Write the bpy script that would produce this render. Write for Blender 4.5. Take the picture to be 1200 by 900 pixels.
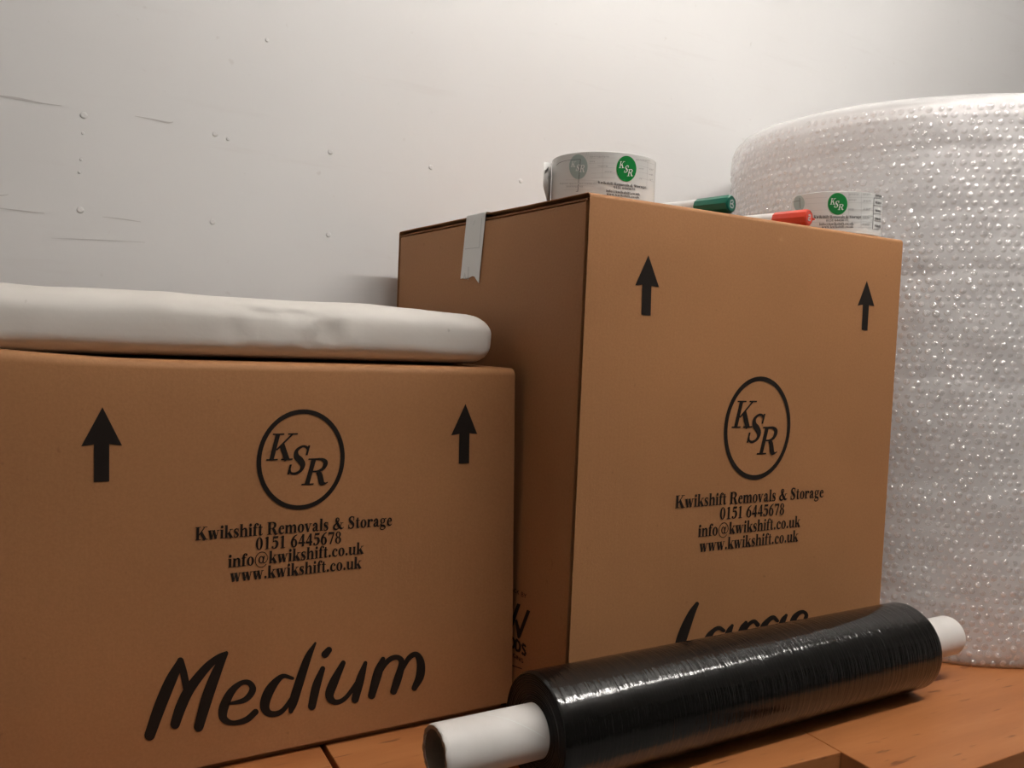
import bpy, bmesh, math, random
import numpy as np
from mathutils import Vector, Matrix, noise

for o in list(bpy.data.objects):
    bpy.data.objects.remove(o)
random.seed(7)
scene = bpy.context.scene
C = scene.collection

# ---------------------------------------------------------------- camera
ZC = 1.10                      # camera height above the room floor
FPX = 1017.76                  # focal length in pixels of a 1200 x 900 frame
PITCH, ROLL, YAW = -0.05027, 0.04205, 0.54286
_f = Vector((math.sin(YAW)*math.cos(PITCH), math.cos(YAW)*math.cos(PITCH), math.sin(PITCH)))
_r0 = Vector((math.cos(YAW), -math.sin(YAW), 0))
_u0 = _r0.cross(_f)
_r = math.cos(ROLL)*_r0 + math.sin(ROLL)*_u0
_u = -math.sin(ROLL)*_r0 + math.cos(ROLL)*_u0
cam_data = bpy.data.cameras.new('camera')
cam = bpy.data.objects.new('camera', cam_data)
C.objects.link(cam)
cam_data.sensor_fit = 'HORIZONTAL'
cam_data.sensor_width = 36
cam_data.lens = FPX/1200*36
cam_data.clip_start = 0.02
M3 = Matrix((_r, _u, -_f)).transposed()
cam.matrix_world = Matrix.Translation((0, 0, ZC)) @ M3.to_4x4()
scene.camera = cam
CAM = Vector((0, 0, ZC))

# ---------------------------------------------------------------- world, lamps, exposure
world = bpy.data.worlds.new('room_light')
scene.world = world
world.use_nodes = True
bg = world.node_tree.nodes['Background']
bg.inputs['Color'].default_value = (1.0, 0.93, 0.86, 1)
bg.inputs['Strength'].default_value = 0.0      # closed room: no light but its lamp

def area(name, loc, size, size_y, power, color, target=None):
    ld = bpy.data.lights.new(name, 'AREA')
    ld.shape = 'RECTANGLE'; ld.size = size; ld.size_y = size_y
    ld.energy = power; ld.color = color
    ob = bpy.data.objects.new(name, ld); C.objects.link(ob)
    ob.location = loc
    if target is not None:
        ob.rotation_euler = (Vector(target)-Vector(loc)).to_track_quat('-Z', 'Y').to_euler()
    return ob
TUBES = [(0.20, 1.74, 0.07, 2.22, 94.0)]      # x0, x1, y, z, emission: a 5 ft ceiling tube, seen as the streak on the film roll and the sheen high on the wall

vs = scene.view_settings
scene.display_settings.display_device = 'sRGB'
vs.view_transform = 'Standard'
vs.look = 'None'
vs.exposure = 0.0
vs.gamma = 1.0
vs.use_curve_mapping = False

# ---------------------------------------------------------------- helpers
def ray(px, py):
    px = float(px); py = float(py)
    return _f + (px-600)/FPX*_r - (py-450)/FPX*_u
def on_y(px, py, Y):
    d = ray(px, py); return CAM + d*(Y/d.y)
def on_x(px, py, X):
    d = ray(px, py); return CAM + d*(X/d.x)
def on_z(px, py, Z):
    d = ray(px, py); return CAM + d*((Z-ZC)/d.z)
def on_cyl(px, py, cx, cy, R):
    """(angle, z) where the sight line meets an upright cylinder"""
    d = ray(px, py)
    a = d.x*d.x + d.y*d.y; b = -2*(d.x*cx + d.y*cy); c = cx*cx+cy*cy-R*R
    q = b*b-4*a*c
    s = (-b-math.sqrt(max(q, 0)))/(2*a)
    p = CAM + d*s
    return math.atan2(p.y-cy, p.x-cx), p.z

def empty(name, loc, label, cat, group=None):
    o = bpy.data.objects.new(name, None); C.objects.link(o)
    o.empty_display_size = 0.05
    o.location = loc
    o['label'] = label; o['category'] = cat
    if group: o['group'] = group
    return o

def link(name, me, mat, parent=None, smooth=False):
    o = bpy.data.objects.new(name, me); C.objects.link(o)
    if mat is not None:
        for m in (mat if isinstance(mat, (list, tuple)) else [mat]):
            me.materials.append(m)
    if smooth:
        me.shade_smooth()
    if parent is not None:
        o.parent = parent
        pl = parent.location.copy()
        if parent.parent: pl += parent.parent.location
        if isinstance(parent.data, bpy.types.Mesh) and parent.parent is None:
            pl = parent.location
        me.transform(Matrix.Translation(-pl))
    return o

def mesh(name, verts, faces):
    me = bpy.data.meshes.new(name)
    me.from_pydata([tuple(v) for v in verts], [], [tuple(f) for f in faces])
    me.update()
    return me

def from_bm(name, bm):
    me = bpy.data.meshes.new(name)
    bmesh.ops.recalc_face_normals(bm, faces=bm.faces)
    bm.to_mesh(me); bm.free()
    return me

def smooth_by_angle(me, deg=35):
    me.shade_smooth()
    me.set_sharp_from_angle(angle=math.radians(deg))

class Geo:
    def __init__(s): s.v = []; s.f = []
    def add(s, v, f):
        n = len(s.v); s.v += [tuple(q) for q in v]; s.f += [tuple(i+n for i in k) for k in f]
    def mesh(s, name):
        me = mesh(name, s.v, s.f)
        bm = bmesh.new(); bm.from_mesh(me)
        bmesh.ops.recalc_face_normals(bm, faces=bm.faces)
        bm.to_mesh(me); bm.free()
        return me

def prism(poly, z0, z1, bevel=0.0):
    bm = bmesh.new()
    lo = [bm.verts.new((x, y, z0)) for x, y in poly]
    hi = [bm.verts.new((x, y, z1)) for x, y in poly]
    bm.faces.new(lo[::-1]); bm.faces.new(hi)
    n = len(poly)
    for i in range(n):
        bm.faces.new((lo[i], lo[(i+1) % n], hi[(i+1) % n], hi[i]))
    if bevel:
        bmesh.ops.bevel(bm, geom=list(bm.edges), offset=bevel, segments=2, affect='EDGES', profile=0.6)
    return bm

def lathe(profile, seg, frame=None, caps=True):
    """profile of (radius, height) revolved about Z, then moved by a 4x4 frame"""
    v = []; f = []
    for r, h in profile:
        for k in range(seg):
            a = 2*math.pi*k/seg
            v.append((r*math.cos(a), r*math.sin(a), h))
    n = len(profile)
    for i in range(n-1):
        for k in range(seg):
            k2 = (k+1) % seg
            f.append((i*seg+k, i*seg+k2, (i+1)*seg+k2, (i+1)*seg+k))
    if caps:
        f.append(tuple(range(seg))[::-1]); f.append(tuple((n-1)*seg+k for k in range(seg)))
    if frame is not None:
        v = [tuple(frame @ Vector(q)) for q in v]
    return v, f

def axis_frame(origin, axis, up=(0, 0, 1)):
    z = Vector(axis).normalized(); x = Vector(up).cross(z).normalized(); y = z.cross(x)
    m = Matrix((x, y, z)).transposed().to_4x4()
    m.translation = Vector(origin)
    return m

# ---------------------------------------------------------------- materials
def mat_new(name):
    m = bpy.data.materials.new(name); m.use_nodes = True
    nt = m.node_tree
    return m, nt, nt.nodes['Principled BSDF']
def N(nt, t, **kw):
    n = nt.nodes.new(t)
    for k, v in kw.items():
        if k in n.inputs: n.inputs[k].default_value = v
        else: setattr(n, k, v)
    return n
def plain(name, col, rough=0.5, spec=0.5, **kw):
    m, nt, b = mat_new(name)
    b.inputs['Base Color'].default_value = (*col, 1)
    b.inputs['Roughness'].default_value = rough
    b.inputs['Specular IOR Level'].default_value = spec
    for k, v in kw.items():
        b.inputs[k].default_value = v
    return m
def coords(nt, scale=(1, 1, 1), rot=(0, 0, 0)):
    tc = N(nt, 'ShaderNodeTexCoord'); mp = N(nt, 'ShaderNodeMapping')
    mp.inputs['Scale'].default_value = scale; mp.inputs['Rotation'].default_value = rot
    nt.links.new(tc.outputs['Object'], mp.inputs['Vector'])
    return mp.outputs['Vector']
def noise_tex(nt, vec, scale, detail=4, rough=0.5):
    n = N(nt, 'ShaderNodeTexNoise'); n.inputs['Scale'].default_value = scale
    n.inputs['Detail'].default_value = detail; n.inputs['Roughness'].default_value = rough
    nt.links.new(vec, n.inputs['Vector'])
    return n.outputs['Fac']
def ramp(nt, fac, stops):
    r = N(nt, 'ShaderNodeValToRGB')
    el = r.color_ramp.elements
    while len(el) < len(stops): el.new(0.5)
    for e, (p, c) in zip(el, stops):
        e.position = p; e.color = (*c, 1) if len(c) == 3 else c
    nt.links.new(fac, r.inputs['Fac'])
    return r.outputs['Color']
def mix(nt, fac, a, b, mode='MIX'):
    n = N(nt, 'ShaderNodeMix', data_type='RGBA', blend_type=mode)
    for s, v in ((n.inputs['Factor'], fac), (n.inputs[6], a), (n.inputs[7], b)):
        if hasattr(v, 'links'): nt.links.new(v, s)
        elif isinstance(v, (int, float)): s.default_value = v
        else: s.default_value = (*v, 1)
    return n.outputs[2]
def bump(nt, b, height, strength=0.2, dist=0.001):
    n = N(nt, 'ShaderNodeBump'); n.inputs['Strength'].default_value = strength
    n.inputs['Distance'].default_value = dist
    nt.links.new(height, n.inputs['Height'])
    nt.links.new(n.outputs['Normal'], b.inputs['Normal'])

def make_cardboard(name, base, flute_axis=0):
    m, nt, b = mat_new(name)
    v = coords(nt)
    big = noise_tex(nt, v, 5, 3)
    col = ramp(nt, big, [(0.25, tuple(c*0.92 for c in base)), (0.75, tuple(min(1, c*1.08) for c in base))])
    fib = noise_tex(nt, coords(nt, (1, 1, 1)), 420, 3, 0.7)
    col = mix(nt, 0.13, col, ramp(nt, fib, [(0.35, (0.35, 0.3, 0.26)), (0.65, (0.75, 0.72, 0.7))]), 'OVERLAY')
    spk = noise_tex(nt, v, 130, 1)
    col = mix(nt, ramp(nt, spk, [(0.74, (0, 0, 0)), (0.80, (0.35, 0.35, 0.35))]), col, tuple(c*0.55 for c in base))
    nt.links.new(col, b.inputs['Base Color'])
    b.inputs['Roughness'].default_value = 0.62
    b.inputs['Specular IOR Level'].default_value = 0.25
    sc = [30, 30, 1.0]
    flute = noise_tex(nt, coords(nt, tuple(sc)), 6, 2)
    h = N(nt, 'ShaderNodeMath', operation='ADD')
    nt.links.new(flute, h.inputs[0]); nt.links.new(fib, h.inputs[1])
    bump(nt, b, h.outputs[0], 0.12, 0.0012)
    return m

CARD = make_cardboard('kraft_cardboard', (0.350, 0.166, 0.070))
INK = plain('black_print_ink', (0.013, 0.0085, 0.0065), 0.6, 0.2)

def make_wall():
    m, nt, b = mat_new('white_painted_wall')
    v = coords(nt)
    cloud = noise_tex(nt, v, 2.2, 4)
    col = ramp(nt, cloud, [(0.3, (0.622, 0.612, 0.606)), (0.7, (0.664, 0.658, 0.655))])
    smear = noise_tex(nt, coords(nt, (1.4, 1, 16), (0, 0.05, 0)), 2.4, 8, 0.62)
    col = mix(nt, ramp(nt, smear, [(0.60, (0, 0, 0)), (0.78, (0.42, 0.42, 0.42))]), col, (0.56, 0.53, 0.52))
    speck = noise_tex(nt, coords(nt, (1, 1, 1.0)), 60, 2)
    col = mix(nt, ramp(nt, speck, [(0.74, (0, 0, 0)), (0.80, (0.4, 0.4, 0.4))]), col, (0.5, 0.47, 0.45))
    nt.links.new(col, b.inputs['Base Color'])
    b.inputs['Roughness'].default_value = 0.42
    b.inputs['Specular IOR Level'].default_value = 0.45
    bump(nt, b, noise_tex(nt, v, 26, 4), 0.10, 0.004)
    return m
WALL = make_wall()
SCUFF = plain('grey_scuff', (0.47, 0.45, 0.44), 0.6, 0.3)

def make_wood():
    m, nt, b = mat_new('beech_wood')
    v = coords(nt, (1.2, 9, 9))
    g = noise_tex(nt, v, 3.2, 6, 0.6)
    col = ramp(nt, g, [(0.25, (0.298, 0.104, 0.033)), (0.5, (0.372, 0.139, 0.046)), (0.78, (0.435, 0.182, 0.068))])
    fl = noise_tex(nt, coords(nt, (9, 60, 60)), 2.2, 2)
    col = mix(nt, ramp(nt, fl, [(0.645, (0, 0, 0)), (0.72, (0.7, 0.7, 0.7))]), col, (0.12, 0.035, 0.012))
    nt.links.new(col, b.inputs['Base Color'])
    b.inputs['Roughness'].default_value = 0.42
    b.inputs['Specular IOR Level'].default_value = 0.4
    bump(nt, b, g, 0.08, 0.0015)
    return m
WOOD = make_wood()

def make_floor():
    m, nt, b = mat_new('grey_concrete')
    v = coords(nt)
    col = ramp(nt, noise_tex(nt, v, 3, 6), [(0.3, (0.16, 0.15, 0.14)), (0.7, (0.24, 0.23, 0.215))])
    nt.links.new(col, b.inputs['Base Color']); b.inputs['Roughness'].default_value = 0.8
    return m

def make_paper():
    m, nt, b = mat_new('white_packing_paper')
    v = coords(nt)
    col = ramp(nt, noise_tex(nt, v, 6, 3), [(0.3, (0.632, 0.592, 0.548)), (0.7, (0.685, 0.65, 0.61))])
    spk = noise_tex(nt, v, 95, 1)
    col = mix(nt, ramp(nt, spk, [(0.77, (0, 0, 0)), (0.82, (0.5, 0.5, 0.5))]), col, (0.30, 0.26, 0.23))
    nt.links.new(col, b.inputs['Base Color'])
    b.inputs['Roughness'].default_value = 0.55
    b.inputs['Specular IOR Level'].default_value = 0.3
    cr = noise_tex(nt, coords(nt, (1, 1, 1.5)), 16, 5, 0.6)
    bump(nt, b, cr, 0.16, 0.004)
    return m
PAPER = make_paper()

def make_stretch_film():
    m, nt, b = mat_new('black_stretch_film')
    b.inputs['Base Color'].default_value = (0.006, 0.0055, 0.005, 1)
    b.inputs['Roughness'].default_value = 0.125
    b.inputs['Specular IOR Level'].default_value = 0.62
    tc = N(nt, 'ShaderNodeTexCoord'); mp = N(nt, 'ShaderNodeMapping')
    mp.inputs['Scale'].default_value = (190, 16, 16); mp.inputs['Rotation'].default_value = (0, 0.10, 0.08)
    nt.links.new(tc.outputs['Object'], mp.inputs['Vector'])
    rid = noise_tex(nt, mp.outputs['Vector'], 1.6, 3, 0.55)
    big = noise_tex(nt, coords(nt, (14, 40, 40)), 1.4, 3, 0.5)
    a = N(nt, 'ShaderNodeMath', operation='MULTIPLY_ADD')
    nt.links.new(big, a.inputs[0]); a.inputs[1].default_value = 0.7
    nt.links.new(rid, a.inputs[2])
    bump(nt, b, a.outputs[0], 0.52, 0.0015)
    return m
FILM = make_stretch_film()
FILM_END = plain('black_film_edge', (0.0045, 0.004, 0.004), 0.42, 0.35)

def make_core():
    m, nt, b = mat_new('white_card_tube')
    v = coords(nt)
    col = ramp(nt, noise_tex(nt, v, 30, 4), [(0.3, (0.66, 0.63, 0.60)), (0.7, (0.73, 0.70, 0.675))])
    nt.links.new(col, b.inputs['Base Color']); b.inputs['Roughness'].default_value = 0.5
    b.inputs['Specular IOR Level'].default_value = 0.3
    return m
CORE = make_core()
CORE_IN = make_cardboard('grey_board_inside_tube', (0.27, 0.20, 0.145))

def make_bubble_film(name='clear_bubble_film', gloss=0.17, milk=0.20):
    m, nt, b = mat_new(name)
    nt.nodes.remove(b)
    tr = N(nt, 'ShaderNodeBsdfTransparent'); tr.inputs['Color'].default_value = (1.0, 0.995, 0.995, 1)
    df = N(nt, 'ShaderNodeBsdfDiffuse'); df.inputs['Color'].default_value = (0.96, 0.945, 0.94, 1)
    gl = N(nt, 'ShaderNodeBsdfGlossy'); gl.inputs['Color'].default_value = (1, 1, 1, 1); gl.inputs['Roughness'].default_value = 0.075
    fr = N(nt, 'ShaderNodeLayerWeight'); fr.inputs['Blend'].default_value = 0.5
    pw = N(nt, 'ShaderNodeMath', operation='POWER'); pw.inputs[1].default_value = 3.5
    ma = N(nt, 'ShaderNodeMath', operation='MULTIPLY_ADD'); ma.inputs[1].default_value = 0.5; ma.inputs[2].default_value = gloss
    nt.links.new(fr.outputs['Facing'], pw.inputs[0]); nt.links.new(pw.outputs[0], ma.inputs[0])
    m1 = N(nt, 'ShaderNodeMixShader'); m1.inputs[0].default_value = milk
    m2 = N(nt, 'ShaderNodeMixShader')
    nt.links.new(tr.outputs[0], m1.inputs[1]); nt.links.new(df.outputs[0], m1.inputs[2])
    nt.links.new(ma.outputs[0], m2.inputs[0]); nt.links.new(m1.outputs[0], m2.inputs[1]); nt.links.new(gl.outputs[0], m2.inputs[2])
    nt.links.new(m2.outputs[0], nt.nodes['Material Output'].inputs['Surface'])
    bp = N(nt, 'ShaderNodeBump'); bp.inputs['Strength'].default_value = 0.9; bp.inputs['Distance'].default_value = 0.0016
    nt.links.new(noise_tex(nt, coords(nt, (0.7, 0.7, 1.6)), 210, 3, 0.6), bp.inputs['Height'])
    for n in (gl, fr): nt.links.new(bp.outputs['Normal'], n.inputs['Normal'])
    return m
BUBBLE = make_bubble_film()
BUBBLE_BASE = make_bubble_film('clear_base_film', 0.06, 0.40)
def make_bubble_inner():
    m, nt, b = mat_new('layered_bubble_film')
    v = coords(nt)
    col = ramp(nt, noise_tex(nt, v, 70, 4, 0.65), [(0.3, (0.82, 0.80, 0.795)), (0.7, (0.93, 0.915, 0.91))])
    nt.links.new(col, b.inputs['Base Color'])
    b.inputs['Roughness'].default_value = 0.3
    bump(nt, b, noise_tex(nt, v, 120, 3), 0.45, 0.002)
    return m
BUBBLE_IN = make_bubble_inner()

TAPE = plain('white_printed_tape', (0.66, 0.655, 0.64), 0.22, 0.5)
TAPE_EDGE = plain('tape_roll_side', (0.55, 0.53, 0.50), 0.45, 0.4)
TAPE_CORE = make_cardboard('tape_core_board', (0.30, 0.20, 0.12))
GREEN = plain('green_ink', (0.012, 0.205, 0.045), 0.25, 0.5)
GHOST_GREEN = plain('pale_green_ink_of_layer_below', (0.36, 0.43, 0.41), 0.25, 0.5)
GHOST = plain('pale_grey_ink_of_layer_below', (0.47, 0.465, 0.46), 0.25, 0.5)
WHITE_INK = plain('white_ink', (0.74, 0.75, 0.72), 0.3, 0.5)
TAPE_INK = plain('dark_tape_ink', (0.06, 0.055, 0.055), 0.3, 0.5)
PEN_WHITE = plain('white_pen_plastic', (0.70, 0.68, 0.66), 0.3, 0.5)
PEN_GREEN = plain('green_pen_plastic', (0.006, 0.135, 0.085), 0.3, 0.5)
PEN_GREEN_D = plain('dark_green_pen_plastic', (0.004, 0.045, 0.035), 0.35, 0.5)
PEN_RED = plain('red_pen_plastic', (0.66, 0.060, 0.030), 0.3, 0.5)
PEN_RED_D = plain('deep_red_pen_plastic', (0.40, 0.028, 0.018), 0.35, 0.5)

# ---------------------------------------------------------------- 2D lettering
class Ink:
    """flat shapes in a 2D plane, later laid onto a surface"""
    def __init__(s): s.v = []; s.f = []; s.l = []; s.k = 0
    def lift(s, n):
        """every shape lies a hair above the one before, like ink over ink"""
        s.k = (s.k+1) % 12; s.l += [s.k]*n
    def poly(s, pts):
        n = len(s.v); s.lift(len(pts)); s.v += [tuple(p) for p in pts]; s.f.append(tuple(range(n, n+len(pts))))
    def rect(s, x0, x1, y0, y1): s.poly([(x0, y0), (x1, y0), (x1, y1), (x0, y1)])
    def disc(s, cx, cy, rx, ry=None, seg=14):
        ry = rx if ry is None else ry
        s.poly([(cx+rx*math.cos(2*math.pi*k/seg), cy+ry*math.sin(2*math.pi*k/seg)) for k in range(seg)])
    def ring(s, cx, cy, rx, ry, ix, iy, seg=28, a0=0, a1=360):
        n = len(s.v); s.lift(2*(seg+1))
        for k in range(seg+1):
            a = math.radians(a0+(a1-a0)*k/seg); c, d = math.cos(a), math.sin(a)
            s.v.append((cx+rx*c, cy+ry*d)); s.v.append((cx+ix*c, cy+iy*d))
        for k in range(seg):
            i = n+2*k; s.f.append((i, i+2, i+3, i+1))
    def line(s, x0, y0, x1, y1, w, w1=None):
        s.stroke([(x0, y0, w), (x1, y1, w if w1 is None else w1)], sub=1)
    def stroke(s, pts, sub=6, cap=False):
        P = np.array(pts, float)
        if len(P) > 2 and sub > 1:
            Q = [];  E = np.vstack([2*P[0]-P[1], P, 2*P[-1]-P[-2]])
            for i in range(1, len(E)-2):
                for k in range(sub):
                    t = k/sub; p0, p1, p2, p3 = E[i-1], E[i], E[i+1], E[i+2]
                    Q.append(0.5*((2*p1)+(-p0+p2)*t+(2*p0-5*p1+4*p2-p3)*t*t+(-p0+3*p1-3*p2+p3)*t**3))
            Q.append(P[-1]); P = np.array(Q)
        n = len(s.v); L = len(P); s.lift(2*L)
        for i in range(L):
            d = P[min(i+1, L-1), :2]-P[max(i-1, 0), :2]
            l = math.hypot(*d) or 1e-9; nx, ny = -d[1]/l, d[0]/l
            w = max(P[i, 2], 1e-4)/2
            s.v.append((float(P[i, 0]+nx*w), float(P[i, 1]+ny*w))); s.v.append((float(P[i, 0]-nx*w), float(P[i, 1]-ny*w)))
        for i in range(L-1):
            k = n+2*i; s.f.append((k, k+2, k+3, k+1))
        if cap:
            s.disc(float(P[0, 0]), float(P[0, 1]), float(P[0, 2])/2); s.disc(float(P[-1, 0]), float(P[-1, 1]), float(P[-1, 2])/2)
    def merge(s, o, fn):
        n = len(s.v); s.v += [fn(*p) for p in o.v]; s.f += [tuple(i+n for i in k) for k in o.f]; s.l += o.l
    def bbox(s):
        a = np.array(s.v); return a[:, 0].min(), a[:, 0].max(), a[:, 1].min(), a[:, 1].max()

def split_faces(verts, faces, layer, maxlen):
    """split long edges so that flat shapes can bend round a cylinder"""
    bm = bmesh.new()
    vs_ = [bm.verts.new((v[0], v[1], h)) for v, h in zip(verts, layer)]
    for f in faces:
        try: bm.faces.new([vs_[i] for i in f])
        except ValueError: pass
    for _ in range(6):
        ed = [e for e in bm.edges if abs(e.verts[0].co.x-e.verts[1].co.x) > maxlen]
        if not ed: break
        bmesh.ops.subdivide_edges(bm, edges=ed, cuts=1)
        bmesh.ops.triangulate(bm, faces=[f for f in bm.faces if len(f.verts) > 4])
    bm.verts.index_update()
    v = [(q.co.x, q.co.y) for q in bm.verts]; l = [q.co.z for q in bm.verts]
    f = [tuple(q.index for q in k.verts) for k in bm.faces]
    bm.free()
    return v, f, l

def lay(name, ink, fn, mat, parent, split=None, stuff=False):
    """fn(x, y, h) puts a point of the print on its surface, h above it"""
    v, f, l = (ink.v, ink.f, ink.l) if split is None else split_faces(ink.v, ink.f, ink.l, split)
    me = mesh(name, [fn(p[0], p[1], h*2.5e-5) for p, h in zip(v, l)], f)
    o = link(name, me, mat, parent)
    if stuff or 'table' in name: o['kind'] = 'stuff'
    return o

def glyph(ch, wf=1.0):
    g = Ink(); T = 0.15*wf; t = 0.045
    def stem(cx, y0, y1, w=T): g.rect(cx-w/2, cx+w/2, y0, y1)
    def foot(x0, x1, y=0.0): g.rect(x0, x1, y, y+0.036)
    def S(pts): g.stroke([(x, y, w*wf if w > 0.07 else w) for x, y, w in pts])
    X = 0.46; A = 0.68
    w = 0.5
    if ch == ' ': return g, 0.25
    if ch == '.': g.disc(0.12, 0.07, 0.08); w = 0.25
    elif ch == 'l': stem(.14, 0, A); foot(.02, .26); foot(.02, .14, A-.036); w = .278
    elif ch == 'i': stem(.14, 0, X); foot(.02, .26); foot(.02, .14, X-.036); g.disc(.14, .6, .085); w = .278
    elif ch in 'hn':
        stem(.13, 0, A if ch == 'h' else X); foot(.02, .13, (A if ch == 'h' else X)-.036); foot(.01, .26)
        S([(.18, .34, .04), (.28, .43, .07), (.38, .41, .12), (.42, .3, .15), (.42, 0, .15)]); foot(.30, .55); w = .56
    elif ch == 'm':
        stem(.13, 0, X); foot(.02, .13, X-.036); foot(.01, .26)
        for d in (0, .28):
            S([(.18+d, .34, .04), (.28+d, .43, .07), (.37+d, .41, .12), (.41+d, .3, .15), (.41+d, 0, .15)]); foot(.30+d, .53+d)
        w = .83
    elif ch == 'r':
        stem(.13, 0, X); foot(.02, .13, X-.036); foot(.01, .29)
        S([(.18, .3, .04), (.25, .41, .07), (.33, .44, .09)]); g.disc(.36, .385, .075); w = .444
    elif ch == 'u':
        S([(.13, X, .15), (.13, .16, .15), (.17, .05, .11), (.25, .03, .06), (.36, .12, .04)])
        stem(.42, 0, X); foot(.01, .13, X-.036); foot(.30, .42, X-.036); foot(.42, .55); w = .56
    elif ch == 'k':
        stem(.13, 0, A); foot(.02, .13, A-.036); foot(.01, .26); g.line(.2, .2, .42, .44, .05); g.line(.27, .27, .46, 0, .16)
        foot(.31, .53, X-.036); foot(.31, .56); w = .556
    elif ch == 'w':
        g.line(.1, X, .23, 0, .15); g.line(.23, .0, .36, .43, .05); g.line(.35, X, .49, 0, .15); g.line(.49, 0, .62, X, .05)
        foot(.0, .44, X-.036); foot(.54, .71, X-.036); w = .722
    elif ch == 'v':
        g.line(.1, X, .25, 0, .15); g.line(.25, 0, .39, X, .05); foot(0, .22, X-.036); foot(.31, .49, X-.036); w = .5
    elif ch == 'o': g.ring(.25, .23, .225, .245, .225-T, .2)
    elif ch == 'e':
        S([(.42, .12, .03), (.34, .04, .06), (.24, .025, .08), (.13, .1, .13), (.105, .23, .15), (.15, .37, .1), (.24, .44, .05), (.33, .38, .11), (.36, .27, .1)])
        g.rect(.12, .41, .245, .285); w = .444
    elif ch == 'c':
        S([(.41, .12, .03), (.34, .04, .06), (.24, .025, .08), (.13, .1, .13), (.105, .23, .15), (.15, .37, .1), (.25, .445, .05), (.34, .41, .05)])
        g.disc(.345, .35, .068); w = .444
    elif ch in 'sS':
        sx, sy = (1, 1) if ch == 's' else (1.38, 1.5)
        pts = [(.32, .37, .04), (.27, .43, .045), (.18, .445, .06), (.095, .38, .1), (.12, .29, .13), (.21, .225, .15), (.29, .14, .13), (.27, .05, .09), (.18, .01, .05), (.09, .03, .04), (.05, .11, .04)]
        S([(x*sx, y*sy, q*(1 if ch == 's' else 1.25)) for x, y, q in pts])
        g.rect(.29*sx, .33*sx, .30*sy, .46*sy); g.rect(.035*sx, .075*sx, 0, .16*sy); w = .389 if ch == 's' else .556
    elif ch == 't':
        S([(.15, .6, .1), (.15, .12, .15), (.18, .04, .1), (.25, .03, .05), (.31, .1, .03)]); g.rect(.01, .3, X-.045, X)
        g.poly([(.02, .43), (.2, .43), (.2, .6)]); w = .333
    elif ch == 'f':
        stem(.14, 0, .5); g.rect(.01, .3, X-.045, X); foot(.02, .29)
        S([(.14, .48, .15), (.165, .6, .1), (.24, .66, .05), (.3, .65, .05)]); g.disc(.32, .6, .062); w = .333
    elif ch == 'a':
        g.disc(.12, .35, .065); S([(.08, .37, .04), (.17, .44, .06), (.27, .42, .11), (.32, .32, .14), (.32, .1, .14), (.36, .03, .08), (.43, .03, .05), (.48, .08, .03)])
        S([(.3, .27, .03), (.18, .22, .06), (.1, .12, .13), (.14, .035, .09), (.21, .04, .06), (.3, .12, .03)])
    elif ch == 'g':
        g.ring(.22, .31, .185, .16, .075, .122); g.stroke([(.34, .41, .05), (.48, .44, .07)], 1)
        S([(.14, .18, .05), (.08, .11, .08), (.13, .055, .1), (.28, .03, .12), (.39, -.03, .12), (.39, -.12, .07), (.26, -.19, .05), (.12, -.18, .06), (.05, -.12, .07), (.09, -.05, .05), (.16, .0, .04)])
    elif ch == 'K':
        stem(.17, 0, A, .165*wf); foot(.02, .35); foot(.02, .35, A-.036); g.line(.24, .26, .59, .66, .055); g.line(.36, .39, .62, 0, .18*wf)
        foot(.46, .74, A-.036); foot(.44, .78); w = .778
    elif ch == 'R':
        stem(.17, 0, A, .165*wf); foot(.02, .35); foot(.02, .25, A-.036)
        S([(.2, .66, .045), (.38, .655, .06), (.5, .59, .13), (.525, .5, .16), (.48, .4, .12), (.36, .345, .05), (.2, .34, .045)])
        S([(.36, .33, .1), (.45, .25, .16), (.56, .05, .17), (.66, .02, .05), (.73, .05, .03)]); w = .722
    elif ch == '&':
        S([(.65, .36, .05), (.56, .2, .05), (.4, .05, .06), (.25, .02, .09), (.12, .1, .14), (.14, .23, .13), (.28, .35, .07), (.42, .48, .08), (.43, .6, .08), (.35, .655, .05), (.27, .6, .11), (.28, .48, .14), (.42, .25, .17), (.58, .07, .15), (.72, .05, .06), (.8, .12, .03)])
        foot(.54, .77, .345); w = .833
    elif ch == '0': g.ring(.25, .338, .225, .345, .08, .3)
    elif ch == '1': stem(.26, 0, .676); foot(.1, .42); g.poly([(.09, .6), (.2, .56), (.3, .676), (.24, .676)])
    elif ch == '5':
        g.poly([(.13, .56), (.44, .56), (.47, .676), (.13, .676)]); g.line(.125, .36, .15, .64, .05)
        S([(.12, .38, .05), (.24, .42, .07), (.37, .36, .14), (.4, .22, .16), (.33, .08, .12), (.2, .015, .05), (.08, .04, .04)]); g.disc(.1, .085, .065)
    elif ch == '6':
        S([(.45, .67, .04), (.3, .6, .08), (.17, .45, .14), (.115, .25, .15), (.16, .08, .11), (.25, .01, .05), (.36, .07, .11), (.4, .2, .15), (.36, .35, .11), (.26, .42, .05), (.17, .36, .04)])
    elif ch == '4': g.line(.06, .2, .33, .66, .055); g.rect(.03, .475, .15, .25); stem(.35, 0, .676, .145)
    elif ch == '7': g.rect(.06, .47, .56, .676); g.line(.43, .58, .21, 0, .09, .11); g.rect(.06, .1, .46, .6)
    elif ch == '8': g.ring(.25, .51, .18, .17, .075, .13); g.ring(.25, .185, .21, .195, .085, .15)
    elif ch == '@':
        g.ring(.46, .25, .43, .43, .375, .39, 30, 20, 320); g.ring(.44, .25, .18, .2, .09, .155)
        S([(.63, .44, .08), (.57, .12, .07), (.68, .07, .05), (.82, .2, .05), (.87, .38, .05)]); w = .93
    return g, w

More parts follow.
